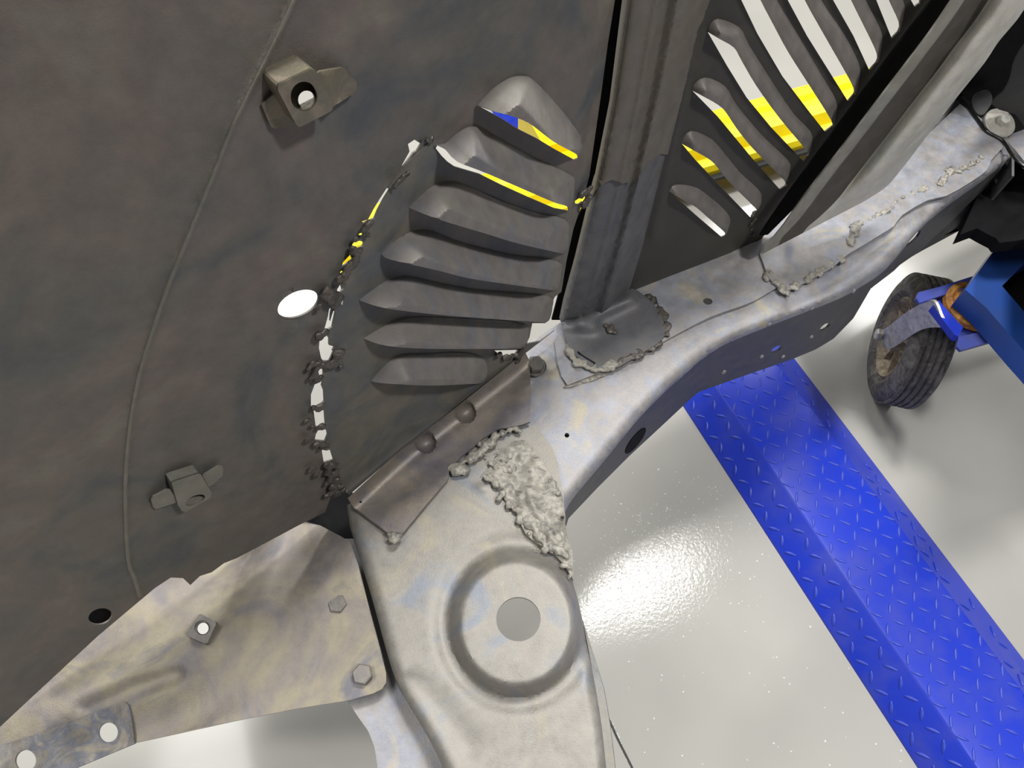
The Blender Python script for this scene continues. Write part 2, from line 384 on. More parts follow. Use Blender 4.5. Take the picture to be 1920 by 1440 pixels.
o = bpy.data.objects.new('far_lugs', me); COL.objects.link(o); o.parent = T; o['kind'] = 'stuff'
# ------------------------------------------------------------------ yellow beam behind the panels
yd = np.array([.9336, .3584, 0]); ym = np.array([-.3584, .9336, 0])
def YP(s, m_, z): return yd * s + ym * m_ + np.array([0, 0, z])
T = thing('lift_beam', YP(.4, .97, .05), 'yellow steel lift beam crossing the ramp, seen through the louvres', 'beam')
prof = [(.90, .055), (.90, .070), (.905, .082), (.925, .084), (.935, .108), (.960, .110), (.968, .096), (.99, .096), (1.0, .104), (1.026, .104), (1.026, .055)]
rows = [[YP(s, m_, z) for m_, z in prof] for s in np.linspace(.005, 1.7, 3)]
loft('beam_body', rows, M_YEL, T, smooth=20)
def boxw(name, P, s0, s1, m0, m1, z0, z1, mat, parent):
    V = [P(s, m_, z) for z in (z0, z1) for s, m_ in ((s0, m0), (s1, m0), (s1, m1), (s0, m1))]
    return make(name, V, [(0, 3, 2, 1), (4, 5, 6, 7), (0, 1, 5, 4), (1, 2, 6, 5), (2, 3, 7, 6), (3, 0, 4, 7)], mat, parent, smooth=None)
q = U(1006, 250, .13); qs, qm = q @ yd, q @ ym
boxw('end_plate', YP, qs, qs + .12, 1.026, qm + .10, .055, .13, M_YEL, T)
boxw('lower_flange', YP, .005, 1.7, .888, .90, .052, .060, M_DARKSTRIP, T)

# ------------------------------------------------------------------ fender apron (left)
A = vplane((650, 930), (1000, 670), .45)
crease = sm([(575, -60), (562, -20), (500, 110), (440, 230), (400, 330), (355, 440), (318, 530), (290, 610), (262, 700), (245, 790), (236, 880), (235, 960), (240, 1050), (252, 1085), (262, 1120)], 3)
def ribbon(path, offs, n=3):
    P = np.array(sm(path, n)); t = np.gradient(P, axis=0); t /= np.linalg.norm(t, axis=1)[:, None]; nn = np.stack([-t[:, 1], t[:, 0]], 1)
    return [tuple(p) for o_ in offs for p in (P + nn * o_)]
gaps = [
    [(765, 270), (777, 262), (790, 270), (782, 283), (775, 287), (757, 312), (753, 311), (768, 284)],
    [(810, 256), (814, 257), (812, 265), (810, 274)],
    [(732, 354), (725, 353), (712, 373), (700, 393), (690, 412), (679, 415), (681, 419), (702, 410), (708, 395), (720, 373)],
    ell(677, 440, 4, 3), ell(671, 459, 11, 7, -15), ell(641, 511, 3, 3), ell(641, 567, 4, 5),
    [(657, 477), (661, 487), (647, 497), (641, 500), (643, 492)],
    [(650, 528), (638, 533), (632, 543), (633, 552), (638, 549), (645, 543)],
    [(623, 573), (617, 580), (615, 593), (608, 618), (615, 618), (623, 613), (629, 585), (625, 583), (619, 602), (620, 588)],
    [(612, 628), (617, 635), (617, 647), (627, 650), (623, 658), (627, 655), (621, 669), (617, 677), (606, 677), (602, 671), (598, 652), (599, 640)],
    [(600, 688), (606, 695), (606, 705), (591, 704), (593, 696)],
    [(606, 714), (603, 723), (607, 733), (608, 752), (598, 762), (583, 762), (583, 740), (590, 721)],
    [(588, 770), (608, 769), (610, 796), (598, 800), (592, 800)],
    [(596, 807), (612, 805), (614, 815), (609, 827), (590, 825), (592, 815)],
    [(603, 843), (612, 845), (619, 843), (625, 862), (607, 867)],
    [(1078, 377), (1087, 371), (1097, 374), (1086, 383), (1079, 383)],
    [(927, 657), (972, 656), (965, 665), (945, 668), (935, 664)],
    [(1062, 540), (1040, 557), (1032, 577), (1030, 590), (1023, 606), (998, 606), (993, 632), (987, 645), (1013, 640), (1040, 620), (1075, 560)],
]
lip1 = sm([(897, 199), (922, 208), (957, 217), (990, 230), (1017, 250), (1040, 267), (1077, 287), (1084, 293)], 3)
slot1 = lip1 + [(1085, 297), (1077, 300), (1040, 280), (1007, 260), (973, 243), (940, 222)]
lip2 = sm([(820, 273), (837, 282), (857, 303), (900, 320), (947, 340), (993, 360), (1040, 380), (1063, 387), (1067, 396)], 3)
slot2 = lip2 + [(1040, 391), (993, 371), (940, 347), (900, 327), (853, 313), (840, 304), (828, 292), (817, 278)]
louvL = [
    (lip1, [(1091, 280), (1088, 255), (1060, 215), (1028, 178), (1000, 150), (985, 144), (960, 147), (930, 165), (908, 187)]),
    (lip2, [(1074, 380), (1077, 345), (1070, 328), (1010, 300), (950, 268), (905, 242), (880, 240), (855, 255), (838, 270)]),
    (sm([(770, 391), (827, 413), (907, 437), (973, 457), (1057, 476)], 4), [(1064, 468), (1066, 440), (1060, 412), (1000, 398), (930, 372), (870, 347), (840, 343), (813, 351), (790, 370)]),
    (sm([(717, 478), (733, 487), (820, 507), (880, 522), (960, 534), (1040, 545)], 4), [(1048, 538), (1052, 510), (1045, 490), (960, 478), (880, 458), (810, 434), (780, 434), (755, 445), (735, 460)]),
    (sm([(676, 564), (723, 578), (820, 590), (907, 597), (1023, 605)], 4), [(1031, 598), (1036, 575), (1030, 556), (950, 548), (860, 538), (780, 520), (745, 521), (722, 531), (700, 546)]),
    (sm([(683, 635), (723, 648), (807, 654), (980, 654)], 4), [(987, 648), (990, 628), (982, 606), (900, 600), (800, 594), (755, 594), (728, 606), (705, 620)]),
    (sm([(697, 715), (723, 719), (807, 723), (903, 719)], 4), [(910, 712), (914, 695), (906, 672), (870, 662), (800, 662), (757, 664), (735, 675), (715, 695)]),
]
cuts = []
for i, (lip, back) in enumerate(louvL):
    c = np.array(lip).mean(0)
    if i < 2:
        inner = [tuple(np.array(b) * .6 + c * .4 + np.array((0, 2))) for b in back]
        cuts.append((slot1 if i == 0 else slot2))
        cuts.append([tuple(np.array(p) + np.array((0, -2))) for p in lip[3:-3]] + inner[1:-1])
    else:
        l2 = lip[3:-2]; cuts.append([(x, y - 4) for x, y in l2] + [(x, y - 17) for x, y in l2[::-1]])
apron_out = [(-80, -80), (1160, -80), (1153, 0), (1140, 80), (1128, 170), (1105, 330), (1090, 385), (1075, 430), (1062, 490), (1053, 545), (1040, 620), (987, 661), (900, 730), (760, 838), (655, 928), (648, 922), (636, 930), (618, 937), (610, 960), (560, 985), (500, 1017), (443, 1047), (420, 1056),
             (397, 1073), (375, 1080), (357, 1097), (343, 1084), (320, 1083), (290, 1103), (240, 1145), (183, 1193), (60, 1307), (0, 1363), (-80, 1430)]
apron_out = apron_out[:11] + rag(apron_out[11:12] + apron_out[12:15], 0, 30, False) + apron_out[14:]
seam_l = [(811, 262), (795, 276), (757, 312), (728, 354), (700, 400), (677, 440), (655, 490), (638, 540), (622, 590), (610, 650), (600, 700), (596, 760), (602, 810), (612, 860), (625, 900), (632, 945)]
patch_reg = seam_l + [(655, 990), (1200, 700), (1200, 380), (1098, 378), (1067, 394), (1040, 388), (993, 367), (940, 344), (900, 324), (853, 308), (828, 285), (817, 276)]
def h_apron(X, Y):
    d = dist(X, Y, crease); h = .0026 * np.exp(-(d / 6.5) ** 2)
    side = inside(X, Y, crease + [(1500, 1120), (1500, -60)])
    h += np.where(side, -.0015 * sstep(d / 120), -.001 * sstep(d / 200))
    h += .0016 * wob(X, Y, 130, 1)
    h += .0030 * np.exp(-(((X - 795) / 22) ** 2 + ((Y - 165) / 60) ** 2))
    # pressed rim round the big round hole
    dd = np.hypot(((X - 557) * .92 + (Y - 570) * -.4) / 40, ((X - 557) * .4 + (Y - 570) * .92) / 25)
    h += -.002 * np.exp(-((dd - 1.15) / .22) ** 2)
    # edge rolls away towards the upright
    h += -.006 * sstep((X - (1118 - Y * .13)) / 30)
    return h
T = thing('fender_apron', A(600, 900), 'large dark grey blasted fender apron with round holes and torn louvred corner', 'car panel')
APRON = T
apron_holes = [ell(559, 570, 40.5, 23, -24), ell(188, 1156, 22.5, 15, -14), ell(575, 187, 16, 17), ell(362, 938, 14, 8, -15)]
apron_gap = rag
sheet('side_panel', apron_out, apron_holes + gaps + cuts, A, M_APRON, T, h=h_apron, step=9, exclude=[patch_reg], th=.0014, dots=ribbon(crease, (-13, -8, -4, 0, 4, 8, 13), 2))
M_SWAGE = steel('pale_swage_line', [(.17, .165, .14), (.23, .21, .175)], .5, .45, 30)  # paler steel for the strip along the crease
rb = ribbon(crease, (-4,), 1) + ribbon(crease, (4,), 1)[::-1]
sheet('pressed_line', rb, [], A, M_SWAGE, T, h=lambda X, Y: h_apron(X, Y) + .0005, step=3, th=.0006, label='pale pressed line')
sheet('hole_shade_sheet', [(40, 1262), (120, 1120), (220, 1060), (330, 1030), (520, 985), (600, 950), (600, 958), (440, 1040), (318, 1076), (288, 1094), (180, 1184), (60, 1296)], [], A.off(-.025), M_BLACK, T, step=14, th=.003)  # black sheet added as shade behind the hole, blocks light from behind
sheet('repair_patch', apron_out, gaps + cuts, A, M_PATCH, T, h=lambda X, Y: h_apron(X, Y) + .0007 + .0012 * wob(X, Y, 40, 5), step=7, include=[patch_reg], th=.0014, label='louvred triangular patch hanging by rough tack welds')
def louvre(lip, back, H, W, surf, mat, parent, step=4, side=18):
    edge = sm([lip[-1]] + list(back) + [lip[0]], 3); hinge = sm(list(back)[1:] + [lip[0]], 3); end = sm([lip[-1]] + list(back)[:2], 3)
    def hf(X, Y):
        u = np.clip(dist(X, Y, hinge) / W, 0, 1); u = u * (1.1 - .1 * u); v = np.clip(dist(X, Y, end) / side, 0, 1)
        return .0006 + H * u * np.sin(v * math.pi / 2)
    return sheet('louvre', lip + edge[1:-1], [], surf, mat, parent, h=hf, step=step, th=.0012)
for lip, back in louvL: louvre(lip, back, .0215, 50, A, M_LOUV, T, 4)
lumps('seam_weld', [(765, 325, 5), (755, 333, 6), (747, 341, 6), (740, 350, 5), (688, 424, 7), (695, 418, 7), (683, 432, 7), (690, 440, 5), (668, 448, 6), (662, 470, 8), (672, 472, 9), (668, 486, 8), (660, 498, 9), (652, 505, 8), (645, 518, 9), (637, 524, 8), (650, 512, 8)],
      A.off(.0026), M_WELD, T, seed=1)
lumps('seam_weld', [(612, 545, 8), (620, 552, 10), (630, 560, 10), (640, 558, 7), (620, 565, 9), (630, 572, 8), (612, 560, 8), (604, 556, 6), (606, 625, 6), (598, 630, 9), (612, 622, 7), (600, 575, 5)], A.off(.0026), M_WELD, T, seed=2)
lumps('seam_weld', [(636, 664, 11), (632, 676, 9), (630, 682, 8), (622, 684, 8), (612, 683, 7), (604, 684, 7), (596, 683, 6), (592, 696, 6), (592, 704, 6), (640, 688, 6), (586, 680, 5), (580, 690, 5), (590, 685, 4), (583, 708, 6), (592, 711, 6), (600, 709, 6), (588, 765, 6), (598, 765, 8), (605, 760, 5)], A.off(.0028), M_WELD, T, seed=3)
lumps('seam_weld', [(576, 790, 7, .3), (586, 800, 5), (604, 800, 7), (597, 803, 5), (578, 826, 8, .35), (592, 834, 7), (604, 833, 7), (614, 834, 7), (600, 842, 5)], A.off(.0028), M_WELD, T, seed=4)
lumps('seam_weld', [(612, 872, 6), (620, 874, 8), (630, 873, 6), (615, 885, 8), (627, 888, 9), (620, 898, 9), (632, 900, 8), (613, 907, 6), (625, 912, 9), (637, 912, 7), (622, 924, 8), (632, 926, 7), (645, 920, 6), (585, 880, 9, .25), (592, 892, 8, .25), (612, 930, 5)], A.off(.003), M_WELD, T, seed=5)
lumps('seam_weld', [(1090, 365, 7), (1098, 360, 7), (1103, 372, 8), (1096, 383, 8), (1108, 352, 5), (800, 263, 5), (806, 268, 5), (790, 262, 4), (816, 275, 3)], A.off(-.001), M_WELD, T, seed=6)
lumps('seam_weld', [(935, 666, 7), (948, 671, 8), (960, 668, 6), (972, 668, 8), (978, 660, 8), (970, 676, 7), (983, 650, 6)], A.off(.0028), M_WELD, T, seed=7)
# cage nut
def clip(T, face, hole, hgt, ears, mat, name):
    c = sheet(name, face, [hole], A.off(hgt), mat, T, th=.0014, step=12, smooth=30)
    F_ = np.array(face + face[:1], float); t0 = A.off(hgt)(F_[:, 0], F_[:, 1]); loft('cage_wall', [t0, t0 - A.n * (hgt - .0005)], mat, c, smooth=30)
    for e, hf in ears: sheet('clip_tab', e, [], A, mat, c, h=hf, th=.0012, step=7)
    return c
clip(T, [(521, 163), (524, 158), (583, 130), (590, 133), (597, 138), (624, 204), (620, 209), (566, 237), (560, 238), (554, 232), (521, 170)], ell(570, 181, 25, 28), .0155,
     [([(596, 137), (600, 134), (640, 127), (648, 130), (655, 142), (668, 152), (669, 166), (660, 178), (630, 196), (620, 204)], lambda X, Y: .0115 - .008 * sstep((X - 600) / 50)),
      ([(491, 197), (505, 184), (520, 172), (553, 232), (540, 238), (517, 241), (508, 238)], lambda X, Y: .003 + .003 * sstep((X - 500) / 40))], M_CAGE, 'cage_nut')
sheet('nut_seat', ell(573, 185, 34, 34), [ell(575, 187, 16, 17)], A.off(.0017), M_CAGE, T, th=.0015, step=8)
clip(T, [(322, 906), (326, 903), (372, 888), (377, 890), (397, 925), (395, 933), (348, 960), (341, 958), (334, 948)], ell(366, 938, 20, 8.5, -22), .0095,
     [([(380, 893), (384, 889), (409, 874), (416, 874), (419, 880), (417, 892), (400, 908), (391, 913)], lambda X, Y: .0035 + 0 * X),
      ([(283, 937), (287, 931), (313, 918), (320, 919), (330, 935), (332, 942), (292, 955), (287, 950)], lambda X, Y: .0035 + .003 * sstep((X - 305) / 20))], M_CLIP, 'spring_clip')

# ------------------------------------------------------------------ splash panel (lower left)
ZS = PZ(.437)
def h_sp(X, Y):
    h = .0025 * wob(X, Y, 90, 3); h += -.010 * sstep((dist(X, Y, [(-80, 1330), (120, 1300), (300, 1250), (450, 1200), (640, 1050)]) ) / 120) + .004
    h += -.007 * sstep((dist(X, Y, [(560, 1060), (520, 1150), (440, 1250), (330, 1380)]) - 10) / -60 + 1) * .4
    h += -.004 * np.exp(-(dist(X, Y, [(160, 1330), (250, 1290), (330, 1265)]) / 16) ** 2)
    return h
T = thing('splash_panel', U(400, 1250, .43), 'bright blasted splash panel with a square nut, bolted beside the round-holed bracket', 'car panel')
sp_holes = [ell(203, 1373, 18, 18.5), ell(48, 1426, 19.5, 20), ell(380, 1178, 11, 11)]
sheet('panel_sheet', [(-80, 1150), (60, 1080), (300, 1010), (500, 960), (600, 985), (640, 1006), (657, 1016), (672, 1060), (695, 1150), (714, 1220), (724, 1262), (724, 1280), (716, 1292), (700, 1300), (655, 1313), (560, 1328), (440, 1352), (313, 1380), (253, 1393), (200, 1415), (140, 1440), (60, 1475), (-80, 1530)],
      sp_holes, ZS, M_SPLASH, T, h=h_sp, step=8, th=.0018)
sheet('strap', [(-80, 1418), (0, 1397), (60, 1379), (120, 1357), (180, 1335), (225, 1318), (234, 1316), (241, 1322), (245, 1336), (253, 1394), (200, 1416), (140, 1441), (60, 1476), (-80, 1531)], sp_holes[:2], ZS, M_STRAP, T, h=lambda X, Y: h_sp(X, Y) + .0022, step=9, th=.002, label='pitted flat strap with two round holes')
sn = sheet('square_nut', [(373, 1152), (377, 1151), (404, 1165), (405, 1170), (389, 1205), (384, 1207), (350, 1192), (348, 1188)], [ell(379, 1177, 15, 14)], PZ(.446), M_BOLT, T, th=.0065, step=14, smooth=30)
for bx_, by_, r_ in ((633, 1133), (680, 1265)) and ((633, 1133, 17), (680, 1265, 18)):
    hexbolt('flange_bolt', PZ(.4345), bx_, by_, r_, .0045, M_BOLT, T, rot=.5 + bx_, flange=1.0)
sheet('cavity_shade', [(520, 960), (620, 915), (690, 930), (720, 1120), (700, 1160), (640, 1080), (560, 1040)], [], PZ(.395), M_BLACK, T, step=25, th=.002)  # black sheet standing in for the shade in the cavity
# lower plate under both
T2 = thing('lower_plate', U(700, 1350, .42), 'blue-grey steel plate with a wavy left edge, under the splash panel corner', 'plate')
sheet('plate_sheet', [(640, 1010), (700, 1010), (760, 1150), (830, 1350), (900, 1470), (712, 1470), (706, 1425), (702, 1400), (690, 1370), (672, 1345), (653, 1316), (620, 1200), (590, 1080)], [], PZ(.412), M_RAIL, T2, h=lambda X, Y: .001 * wob(X, Y, 50, 2), step=9, th=.003)

# ------------------------------------------------------------------ chassis frame
T = thing('chassis_frame', U(1250, 700, .40), 'light grey blasted chassis rail with a round-holed bracket and rough welds', 'car frame')
FR = T
Z0 = PZ(.45)
Eo = sm([(1052, 1000), (1060, 960), (1078, 930), (1130, 868), (1207, 775), (1285, 700), (1350, 650), (1447, 608), (1563, 563), (1613, 537), (1663, 502), (1720, 435), (1770, 390), (1850, 332), (1892, 300), (1897, 285)], 4)
RR = .016
top_inner = [(1893, 262), (1862, 225), (1800, 180), (1700, 240), (1560, 330), (1420, 425), (1300, 480), (1190, 530), (1080, 585), (1020, 625), (960, 660), (880, 740), (840, 850), (850, 930), (920, 980), (1000, 1010)]
def h_rail(X, Y):
    d = dist(X, Y, Eo); s = np.clip(1 - d / 27, 0, 1); h = -RR * (1 - np.sqrt(np.maximum(0, 1 - s ** 2)))
    h += -.0012 * np.exp(-((dist(X, Y, seam1) - 0) / 3.0) ** 2)
    h += .0008 * wob(X, Y, 60, 4)
    h += -.0035 * np.exp(-(dist(X, Y, [(1480, 570), (1540, 540), (1600, 500), (1660, 450), (1740, 395)]) / 12) ** 2)
    return h
seam1 = sm([(1062, 722), (1110, 702), (1165, 690), (1250, 640), (1330, 597), (1400, 572), (1430, 555), (1455, 540)], 4)
sheet('rail_top', Eo + top_inner, [ell(1063, 816, 4.5, 4.5), ell(1327, 565, 9, 6, 10)], Z0, M_RAIL, T, h=h_rail, step=6, th=.0025)
# doubler plate on top of the rail, left of the seam
doub = [(1040, 640), (1053, 622), (1180, 548), (1300, 487), (1428, 450)] + [(1445, 520), (1455, 540)] + sm([(1430, 555), (1400, 570), (1330, 595), (1250, 637), (1170, 682)], 3) + [(1120, 700), (1064, 722), (1053, 706), (1045, 680)]
sheet('doubler_plate', doub, [ell(1063, 816, 4, 4), ell(1327, 565, 9, 6, 10)], PZ(.4535), M_RAIL, T, h=lambda X, Y: .0007 * wob(X, Y, 40, 8), step=7, th=.003)
side_w = Wall([PZ(.45 - RR)(x, y) for x, y in Eo])
bot = [(1897, 330), (1860, 372), (1825, 430), (1814, 425), (1798, 433), (1731, 469), (1710, 481), (1687, 497), (1676, 508), (1633, 541), (1600, 597), (1563, 635), (1530, 655), (1487, 673), (1400, 703), (1310, 735), (1296, 747), (1250, 790), (1180, 855), (1120, 915), (1066, 972), (1056, 1004)]
def ov(cx, cy, rx, ry, a): return ell(cx, cy, rx, ry, a, 18)
side_holes = [ov(1408, 619, 12, 5, -33), ov(1456, 655, 11, 5, -30), ov(1547, 613, 11, 4.5, -35), ov(1707, 448, 25, 7.5, -42)]
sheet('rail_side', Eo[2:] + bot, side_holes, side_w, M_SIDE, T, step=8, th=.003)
# black strip added behind the holes as their shade, and rail floor
for nm, dz in (('hole_shade_strip', .035),):
    c = Wall([PZ(.45 - RR)(x, y) + np.array([-.03, .035, 0]) for x, y in Eo]); 
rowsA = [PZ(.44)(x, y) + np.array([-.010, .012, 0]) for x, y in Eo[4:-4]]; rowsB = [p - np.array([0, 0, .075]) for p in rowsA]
loft('hole_shade_strip', [rowsA, rowsB], M_BLACK, T)
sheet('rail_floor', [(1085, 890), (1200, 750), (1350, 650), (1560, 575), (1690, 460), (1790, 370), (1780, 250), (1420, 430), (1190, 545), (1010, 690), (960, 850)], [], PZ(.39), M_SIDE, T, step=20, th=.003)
for cx, cy, r_ in ((1442, 607, 6), (1522, 577, 6.5), (1600, 545, 6), (1428, 668, 5.5), (1468, 668, 5.5), (1521, 631, 5), (1357, 697, 6.5)):
    c = side_w(np.array(cx), np.array(cy), 0.); c = np.array(c).reshape(3)
    lathe('dimple', c, (.62, -.78, 0), [(0, .0022), (r_ * .0003, .0022), (r_ * .00048, .0014), (r_ * .0006, 0), (r_ * .0006, -.001)], M_RAIL, T, seg=16)
sl = side_w(np.array(1192.), np.array(826.), 0.).reshape(3)
sheet('side_slot', ov(1191, 826, 30, 8, -52), [], side_w, M_BLACK, T, h=None, step=10, th=-.0008)
# step plate along the right end of the rail
sheet('edge_plate', [(1470, 548), (1440, 520), (1432, 495), (1424, 475)] + sm([(1430, 458), (1445, 445), (1470, 430)], 3) + [(1560, 370), (1700, 290), (1800, 195), (1840, 222), (1872, 258), (1884, 272)] + sm([(1868, 290), (1859, 300), (1850, 319), (1822, 340), (1775, 367), (1740, 375), (1692, 403), (1676, 424), (1650, 440), (1620, 459), (1588, 478), (1560, 502), (1515, 527)], 2),
      [], PZ(.4565), M_RAIL, T, h=lambda X, Y: .0012 * nz(X, Y, 45, 9, 2) + .0016 * np.exp(-(dist(X, Y, [(1500, 470), (1600, 400), (1700, 350)]) / 30) ** 2), step=6, th=.0035)
sheet('seam_fill', ell(1100, 712, 46, 5, -18), [], PZ(.4515), M_WELDL, T, h=lambda X, Y: .0015 * nz(X, Y, 6, 2), step=3, th=.002)
# bracket with the domed body mount
hang = sm([(652, 948), (700, 905), (760, 862), (850, 830), (940, 800), (1000, 800), (1040, 850), (1055, 920), (1060, 980), (1070, 1040), (1073, 1085), (1085, 1130), (1100, 1200), (1115, 1280), (1128, 1360), (1140, 1470)], 3) + sm([(845, 1470), (812, 1400), (775, 1335), (748, 1290), (730, 1240), (712, 1175), (694, 1110), (672, 1040), (655, 985)], 3)
hr = sm([(1060, 980), (1070, 1040), (1073, 1085), (1085, 1130), (1100, 1200), (1115, 1280), (1128, 1360), (1140, 1470)], 3)
hl = sm([(845, 1470), (812, 1400), (775, 1335), (748, 1290), (730, 1240), (712, 1175), (694, 1110), (672, 1040), (655, 985), (650, 945)], 3)
def h_hang(X, Y):
    r = np.hypot((X - 968) / 1.0, (Y - 1168) / 1.1); 
    dome = .024 * np.clip((126 - r) / 34, 0, 1); s = np.clip((127 - r) / 27, 0, 1); dome = .026 * (s ** 1.4 * (2.4 - 1.4 * s))
    h = dome - .0035 * np.exp(-((r - 138) / 16) ** 2)
    s = np.clip(1 - dist(X, Y, hl) / 26, 0, 1); h += -.014 * (1 - np.sqrt(np.maximum(0, 1 - s ** 2)))
    s = np.clip(1 - dist(X, Y, hr) / 24, 0, 1) * (1 - .6 * sstep((126 - np.hypot(X - 968, Y - 1168)) / 30)); h += -.010 * (1 - np.sqrt(np.maximum(0, 1 - s ** 2)))
    h += .0009 * wob(X, Y, 70, 6)
    h += -.003 * np.exp(-(dist(X, Y, [(770, 1270), (830, 1330), (880, 1400)]) / 26) ** 2) * sstep((Y - 1240) / 40)
    h += .0022 * np.exp(-(((X - 905) / 14) ** 2 + ((Y - 915) / 8) ** 2))
    return h
sheet('mount_bracket', hang, [ell(972, 1161, 41.5, 41.5, 0, 44)], PZ(.4575), M_HANG, T, h=h_hang, step=5, th=.003, label='beige-grey bracket plate with a domed mount and large round hole')
# outer lower lip of the bracket
rows = []
for k, (x, y) in enumerate(hr[9:]):
    p = PZ(.447)(x, y); rows.append([p, p + np.array([.002, 0, -.035]), p + np.array([.004 + .008 * min(1, k / 6), 0, -.037]), p + np.array([.004 + .009 * min(1, k / 6), 0, -.040]), p + np.array([.001, 0, -.040])])
loft('bracket_lip', rows, M_HANG, T)
rows = []
for k, (x, y) in enumerate(hl):
    p = PZ(.4435)(x, y); rows.append([p, p + np.array([.004, 0, -.008]), p + np.array([.006, 0, -.03])])
loft('bracket_wall', rows, M_SIDE, T)
# bolted flange between apron and rail
fl_up = [(652, 934), (700, 890), (760, 838), (850, 768), (900, 728), (985, 660)]
flange = sm(fl_up, 2) + [(992, 675), (994, 700), (996, 740), (994, 791), (975, 797)] + rag([(960, 800), (930, 806), (905, 822), (880, 845), (858, 862)], 1.5, 9, False) + [(842, 880), (841, 897), (800, 945), (755, 1000), (742, 1008), (732, 1003), (664, 953)]
def h_fl(X, Y):
    d = dist(X, Y, fl_up); h = .013 * np.clip(1 - d / 30, 0, 1) ** 2
    h += -.0022 * np.exp(-(dist(X, Y, [(680, 960), (800, 885), (870, 830), (950, 750), (985, 700)]) / 22) ** 2)
    for cx, cy in ((872, 772), (797, 828)):
        u = ((X - cx) * .58 + (Y - cy) * .81); v = ((X - cx) * .81 - (Y - cy) * .58)
        r = np.hypot(u / 22, v / 19); h += -.0085 * np.sqrt(np.clip(1 - r ** 2, 0, 1)) * (u > -16)
    return h
sheet('fender_flange', flange, [ell(676, 941, 2.5, 2.5, 0, 10)], PZ(.465), M_FLANGE, T, h=h_fl, step=3, th=.0025, label='brownish bent flange strip with two half-round dimples')
# welds on the frame
def along(path, r, n, jit=.35, flat=.6):
    P = sm(path, 8); out = []
    for i in range(n):
        p = P[int(i / (n - 1) * (len(P) - 1))]; k = r * random.uniform(.65, 1.25); out.append((p[0] + random.uniform(-1, 1) * r * jit, p[1] + random.uniform(-1, 1) * r * jit, k, flat))
    return out
lumps('weld_bead', along([(1065, 652), (1080, 676), (1110, 692), (1138, 690), (1155, 682)], 11, 15, .35, .45), PZ(.456), M_WELDL, T, seed=11)
lumps('weld_bead', along([(1160, 682), (1180, 670), (1200, 660), (1228, 645), (1248, 625), (1250, 610), (1240, 590), (1228, 570), (1215, 556)], 10, 24, .35, .4), PZ(.4555), M_WELD, T, seed=12)
lumps('weld_bead', [(860, 880, 17, .6), (845, 876, 9), (872, 884, 10), (888, 856, 12, .6), (900, 850, 11), (880, 862, 9), (908, 838, 11), (920, 832, 12), (900, 832, 7), (928, 818, 10), (942, 812, 9), (955, 806, 7), (966, 803, 8), (973, 808, 6), (912, 854, 4), (932, 850, 4), (940, 862, 4), (950, 866, 4), (935, 842, 3.5), (868, 866, 6), (958, 860, 3)], PZ(.463), M_WELDL, T, seed=13)
slag = rag(sm([(905, 893), (925, 868), (945, 838), (985, 826), (1012, 860), (1040, 905), (1056, 935), (1062, 990), (1074, 1050), (1074, 1086), (1060, 1062), (1040, 1040), (1008, 1020), (985, 1000), (968, 962), (948, 938), (922, 905)], 2, True), 2.5, 9)
sheet('slag_sheet', slag, [], PZ(.4605), M_WELDL, T, h=lambda X, Y: .0042 * nz(X, Y, 34, 3, 2) + .002 * np.clip(dist(X, Y, slag, True) / 12, 0, 1) + .003 * np.exp(-(dist(X, Y, [(990, 940), (1040, 1010)]) / 20) ** 2) - .004 * sstep((X - 1045) / 25), step=3, th=.004)
lumps('slag_lump', [(915, 897, 9, .5), (930, 908, 10, .5), (942, 925, 9, .5), (935, 935, 8), (955, 945, 10), (968, 955, 8), (980, 962, 12), (992, 975, 20, .45), (975, 975, 12), (1005, 985, 15), (1022, 965, 14), (1012, 1005, 14), (1030, 1020, 15, .45), (1022, 1030, 9), (1045, 1005, 15, .4), (1048, 1030, 14, .4), (1060, 1040, 9), (1056, 1060, 8), (1066, 1062, 7), (1067, 1082, 5), (1035, 905, 9), (1045, 925, 8), (1038, 918, 8), (932, 876, 10, .4), (945, 880, 9, .4), (955, 882, 8, .4), (920, 868, 7, .4), (992, 1000, 5), (1008, 1030, 3.5)], PZ(.462), M_WELDL, T, seed=14)
lumps('weld_bead', [(740, 1008, 13, .55), (733, 1003, 8), (748, 1003, 8), (740, 1016, 7)], PZ(.469), M_WELDL, T, seed=15)
lumps('weld_bead', [(1441, 512, 9), (1437, 520, 8), (1455, 530, 8), (1465, 540, 10), (1472, 548, 9), (1488, 538, 9), (1494, 533, 8), (1514, 524, 10), (1522, 516, 8), (1536, 509, 9), (1545, 503, 7), (1558, 496, 9), (1577, 487, 10), (1574, 478, 7)], PZ(.4555), M_WELDL, T, seed=16, rough=.7, flat=.45)
lumps('weld_bead', along([(1597, 458), (1600, 445), (1604, 430), (1612, 420)], 9, 7) + along([(1632, 412), (1648, 402), (1665, 395), (1690, 372), (1715, 362), (1735, 352)], 6, 14) + along([(1760, 345), (1770, 338), (1778, 325), (1785, 322), (1800, 320)], 7, 9) + along([(1800, 318), (1815, 312), (1840, 296)], 5, 8), PZ(.4565), M_WELDL, T, seed=17, vox=.0009, rough=.7)
lumps('plug_weld', [(1145, 618, 11, .35), (1139, 612, 7, .35), (1152, 622, 7, .35), (1148, 610, 5)], PZ(.4588), M_WELD, T, seed=18)
hexbolt('hex_bolt', PZ(.455), 1004, 688, 17, .010, M_BOLT, T, rot=.1, flange=1.22)
